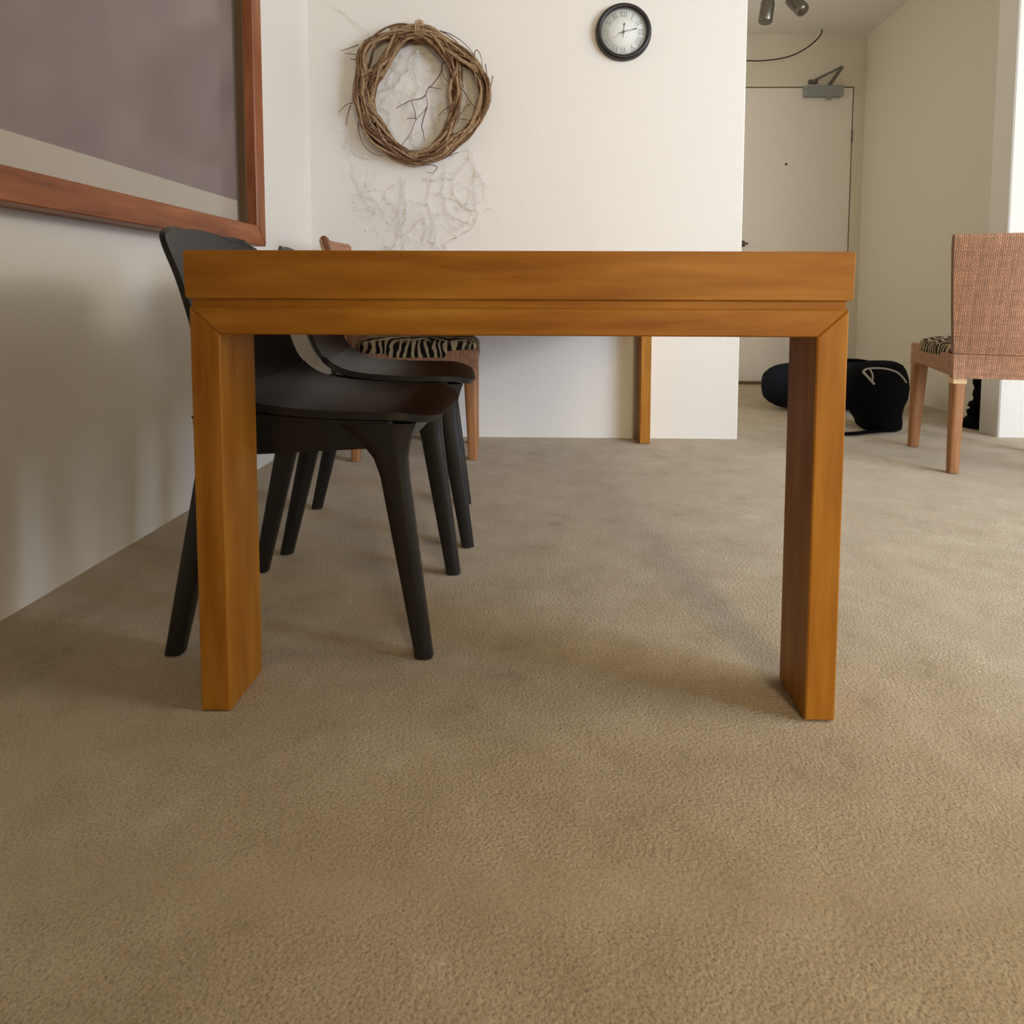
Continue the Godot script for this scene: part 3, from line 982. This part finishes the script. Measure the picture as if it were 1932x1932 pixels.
# ---------------------------------------------------------------- entry hall
func build_hall() -> void:
	var d := Node3D.new()
	d.name = "door_1"
	add_child(d)
	d.position = Vector3(1.8, 0, ZD)
	d.set_meta("kind", "structure")
	tag(d, "flush pale entry door at the end of the hall", "door")
	part("leaf", box_mesh(Vector3(-0.46, 0.008, -0.045), Vector3(0.454, 2.243, -0.002), 0.002), "door_paint", d)
	var st := begin(true)
	var zaxis := Transform3D(Basis(Vector3(1, 0, 0), Vector3(0, 0, 1), Vector3(0, -1, 0)), Vector3(-0.030, 1.677, -0.002))
	lathe(st, [Vector2(0.008, 0.0), Vector2(0.008, 0.003), Vector2(0.0055, 0.004), Vector2(0.0005, 0.0035)], 16, zaxis)
	part("peephole", commit(st), "black_iron", d)
	st = begin(true)
	zaxis.origin = Vector3(-0.345, 1.078, -0.002)
	lathe(st, [Vector2(0.024, 0.0), Vector2(0.024, 0.006), Vector2(0.010, 0.008), Vector2(0.010, 0.04), Vector2(0.0005, 0.042)], 20, zaxis)
	tube(st, [Vector3(-0.345, 1.078, 0.036), Vector3(-0.33, 1.078, 0.040), Vector3(-0.312, 1.076, 0.036)], 0.008, 0.007, 8)
	part("handle", commit(st), "brushed_nickel", d)
	for y in [1.84, 0.3]:
		st = begin(true)
		lathe(st, [Vector2(0.006, 0.0), Vector2(0.006, 0.09)], 10, Transform3D(Basis(), Vector3(0.457, y, -0.001)))
		part("hinge", commit(st), "closer_arm_metal", d)
	structure("trim_1", box_mesh(Vector3(1.2, -0.01, ZD - 0.002), Vector3(2.26, 0.022, ZD + 0.02), 0.003), "threshold_wood", "brown wooden threshold strip under the entry door", "threshold")

	# door closer, screwed to the top of the door leaf
	var c := thing("door_closer", "silver-grey door closer with a folded arm at the top of the entry door", "door closer", Vector3(2.02, 2.168, ZD))
	part("body", box_mesh(Vector3(-0.142, 0.0, -0.002), Vector3(0.142, 0.078, 0.055), 0.005), "closer_silver", c)
	st = begin(true)
	lathe(st, [Vector2(0.018, -0.018), Vector2(0.018, 0.0)], 14, Transform3D(Basis(), Vector3(0.045, 0.001, 0.028)))
	part("valve", commit(st), "closer_silver", c)
	st = begin()
	var a := Vector3(0.045, 0.085, 0.03)
	var b := Vector3(0.108, 0.198, 0.10)
	var e := Vector3(-0.075, 0.118, 0.012)
	bar(st, a, b, 0.026, 0.010)
	part("arm", commit(st), "closer_arm_metal", c)
	st = begin()
	bar(st, b, e, 0.016, 0.010)
	part("arm", commit(st), "closer_arm_metal", c)
	part("bracket", box_mesh(Vector3(-0.105, 0.100, 0.0), Vector3(-0.035, 0.130, 0.018), 0.003), "closer_arm_metal", c)
	st = begin(true)
	lathe(st, [Vector2(0.014, 0.0), Vector2(0.014, 0.014)], 12, Transform3D(Basis(), a + Vector3(0, -0.012, 0)))
	part("pivot", commit(st), "closer_arm_metal", c)

	# black cable swagged from the hall ceiling
	st = begin(true)
	var pts := [Vector3(1.968, CEIL + 0.002, ZD + 0.10), Vector3(1.965, 2.60, ZD + 0.10), Vector3(1.93, 2.555, ZD + 0.10), Vector3(1.87, 2.505, ZD + 0.10), Vector3(1.78, 2.455, ZD + 0.10), Vector3(1.68, 2.425, ZD + 0.10), Vector3(1.56, 2.41, ZD + 0.10), Vector3(1.46, 2.408, ZD + 0.10), Vector3(1.3, 2.42, ZD + 0.1), Vector3(1.15, 2.47, ZD + 0.10), Vector3(1.05, 2.56, ZD + 0.10), Vector3(1.02, CEIL + 0.002, ZD + 0.10)]
	tube(st, smooth_path(pts, 6), 0.0045, 0.0045, 8)
	var cab := part("cable", commit(st), "black_cable", self)
	tag(cab, "thin black cable sagging from the hall ceiling above the entry door", "cable")

	# two spotlights on a ceiling track
	var tr := thing("light_track", "dark metal ceiling track carrying the two hall spotlights", "track", Vector3(1.4, CEIL, -4.25))
	part("rail", box_mesh(Vector3(-0.35, -0.022, -0.018), Vector3(0.45, 0.0, 0.018), 0.003), "brushed_nickel", tr)
	spot("small metal ceiling spotlight pointing straight down in the hall, the left of the pair", Vector3(1.288, 2.40, -4.25), Vector3(-0.14, -1.0, 0.10))
	spot("metal hall spotlight tilted with its domed end towards the viewer, the right of the pair", Vector3(1.474, 2.425, -4.25), Vector3(-0.36, 0.72, -0.50))

	# carved black stand behind the wall end
	var o := thing("ornate_stand", "carved black stand on the floor, half hidden behind the wall end", "stand", Vector3(2.243, 0, -3.555))
	st = begin(true)
	lathe(st, [Vector2(0.094, 0.0), Vector2(0.094, 0.012), Vector2(0.086, 0.022), Vector2(0.074, 0.040), Vector2(0.060, 0.055)], 28)
	part("foot", commit(st), "black_iron", o)
	st = begin(true)
	lathe(st, [Vector2(0.058, 0.050), Vector2(0.064, 0.075), Vector2(0.067, 0.083), Vector2(0.050, 0.092), Vector2(0.052, 0.102), Vector2(0.063, 0.108), Vector2(0.058, 0.116), Vector2(0.055, 0.128), Vector2(0.040, 0.134), Vector2(0.036, 0.150), Vector2(0.042, 0.165), Vector2(0.040, 0.185), Vector2(0.035, 0.20),
		Vector2(0.037, 0.215), Vector2(0.044, 0.225), Vector2(0.042, 0.245), Vector2(0.045, 0.26), Vector2(0.034, 0.272), Vector2(0.036, 0.285), Vector2(0.040, 0.292), Vector2(0.026, 0.302), Vector2(0.024, 0.36), Vector2(0.036, 0.375), Vector2(0.030, 0.40)], 28)
	part("stem", commit(st), "black_iron", o)
	st = begin(true)
	lathe(st, [Vector2(0.020, 0.395), Vector2(0.060, 0.410), Vector2(0.066, 0.420), Vector2(0.058, 0.432), Vector2(0.002, 0.434)], 28)
	part("top_dish", commit(st), "black_iron", o)

func bar(st: SurfaceTool, a: Vector3, b: Vector3, w: float, th: float) -> void:
	var t := (b - a).normalized()
	var n := t.cross(Vector3(0, 0, 1)).normalized()
	var m := n.cross(t)
	extrude(st, rounded([Vector2(-w / 2, -th / 2), Vector2(w / 2, -th / 2), Vector2(w / 2, th / 2), Vector2(-w / 2, th / 2)], th * 0.3, 2), 0.0, (b - a).length(), 0.001, Transform3D(Basis(n, -m, t), a) if n.cross(-m).dot(t) > 0 else Transform3D(Basis(n, m, t), a))

func spot(label: String, at: Vector3, aim: Vector3) -> void:
	var t := thing("track_spotlight", label, "spotlight", at, 0.0, "spotlights on the hall ceiling track")
	var y := -aim.normalized()
	var x := y.cross(Vector3(0, 0, 1)).normalized()
	var b := Basis(x, y, x.cross(y))
	var st := begin(true)
	lathe(st, [Vector2(0.039, -0.075), Vector2(0.041, -0.072), Vector2(0.041, 0.045), Vector2(0.036, 0.058), Vector2(0.020, 0.066), Vector2(0.002, 0.067)], 28, Transform3D(b, Vector3.ZERO))
	part("housing", commit(st), "brushed_nickel", t)
	st = begin(true)
	lathe(st, [Vector2(0.034, -0.0765), Vector2(0.034, -0.0745), Vector2(0.002, -0.0735)], 24, Transform3D(b, Vector3.ZERO))
	part("lens", commit(st), "lamp_lens", t)
	st = begin(true)
	tube(st, [Vector3(0, CEIL - 0.018, -4.25) - Vector3(0, at.y, at.z), Vector3(0, (CEIL - 0.018 - at.y) * 0.5 + 0.02, 0), b.y * 0.05], 0.007, 0.007, 8)
	part("stem", commit(st), "brushed_nickel", t)

# ---------------------------------------------------------------- bags on the hall floor
func build_bags() -> void:
	var d := thing("duffel_bag", "dark navy duffel bag lying on the hall carpet behind the right table leg", "bag", Vector3(1.635, 0, -4.09), 0.05)
	var rings := []
	for k in 27:
		var u := k / 13.0 - 1.0
		var r := 0.148 * pow(maxf(1.0 - pow(absf(u), 3.4), 0.0), 0.42) + 0.002
		var ring := PackedVector3Array()
		for i in 24:
			var a := TAU * i / 24.0
			var yy := 0.142 + r * sin(a) * (0.98 + 0.03 * sin(u * 5.0))
			ring.append(Vector3(0.375 * u, maxf(yy, 0.002 + 0.10 * pow(absf(u), 6.0)) * (1.0 + 0.09 * smoothstep(0.3, 0.9, u)), -r * cos(a) * 1.02))
		rings.append(ring)
	var st := begin(true)
	skin(st, rings)
	part("body", commit(st), "navy_fabric", d)
	st = begin(true)
	for z in [-0.05, 0.05]:
		var pts := []
		for k in 15:
			var q := k / 14.0
			pts.append(Vector3(lerpf(0.05, 0.30, q), 0.282 + 0.014 * sin(PI * q), z * (0.4 + 0.6 * absf(q * 2 - 1))))
		tube(st, pts, 0.008, 0.008, 6)
	part("handle", commit(st), "black_fabric", d)

	var b := thing("backpack", "slumped black backpack with grey piping on the carpet beside the chair leg", "bag", Vector3(1.665, 0, -3.51))
	rings = []
	# from the top down: height, half width, half depth, sideways and forward shift
	for q in [[0.346, 0.02, 0.02, 0.05, -0.02], [0.342, 0.065, 0.06, 0.045, -0.02], [0.328, 0.098, 0.09, 0.036, -0.01], [0.302, 0.130, 0.11, 0.014, 0.0], [0.262, 0.152, 0.125, 0.0, 0.0], [0.215, 0.156, 0.128, 0.0, 0.0], [0.165, 0.150, 0.130, -0.002, 0.0],
			[0.120, 0.138, 0.132, -0.004, 0.01], [0.080, 0.112, 0.130, 0.004, 0.02], [0.040, 0.100, 0.128, 0.010, 0.025], [0.012, 0.094, 0.120, 0.012, 0.025], [0.001, 0.080, 0.105, 0.012, 0.025]]:
		var ring := PackedVector3Array()
		for i in 28:
			var a := TAU * i / 28.0
			var k := pow(pow(absf(cos(a)), 2.6) + pow(absf(sin(a)), 2.6), -1.0 / 2.6)
			var wob := 1.0 + 0.035 * sin(3.0 * a + q[0] * 30.0) + 0.02 * sin(5.0 * a - q[0] * 45.0)
			ring.append(Vector3(q[3] + q[1] * cos(a) * k * wob, q[0], q[4] + q[2] * sin(a) * k * wob))
		rings.append(ring)
	st = begin(true)
	skin(st, rings)
	part("body", commit(st), "black_fabric", b)
	# grey piping round the front opening, black inside it
	var pts := [Vector3(-0.064, 0.242, 0.134), Vector3(-0.100, 0.285, 0.124), Vector3(-0.108, 0.300, 0.110), Vector3(-0.092, 0.312, 0.100), Vector3(-0.046, 0.318, 0.096), Vector3(0.010, 0.315, 0.102), Vector3(0.054, 0.300, 0.114), Vector3(0.080, 0.274, 0.126), Vector3(0.094, 0.250, 0.132)]
	st = begin(true)
	tube(st, smooth_path(pts, 5), 0.0065, 0.004, 7)
	tube(st, smooth_path([Vector3(-0.072, 0.310, 0.104), Vector3(-0.070, 0.288, 0.124), Vector3(-0.072, 0.262, 0.132)], 4), 0.005, 0.005, 6)
	part("piping", commit(st), "grey_piping", b)
	# strap trailing over the carpet to the left
	var g := []
	var path := smooth_path([Vector3(0.0, 0.012, 0.13), Vector3(-0.08, 0.008, 0.150), Vector3(-0.16, 0.007, 0.185), Vector3(-0.25, 0.007, 0.205), Vector3(-0.33, 0.007, 0.19)], 6)
	for p in path:
		g.append([p + Vector3(0, 0, -0.02), p + Vector3(0, 0.004, 0.0), p + Vector3(0, 0, 0.02)])
	st = begin(true)
	shell(st, g, 0.008)
	part("strap", commit(st), "black_fabric", b)
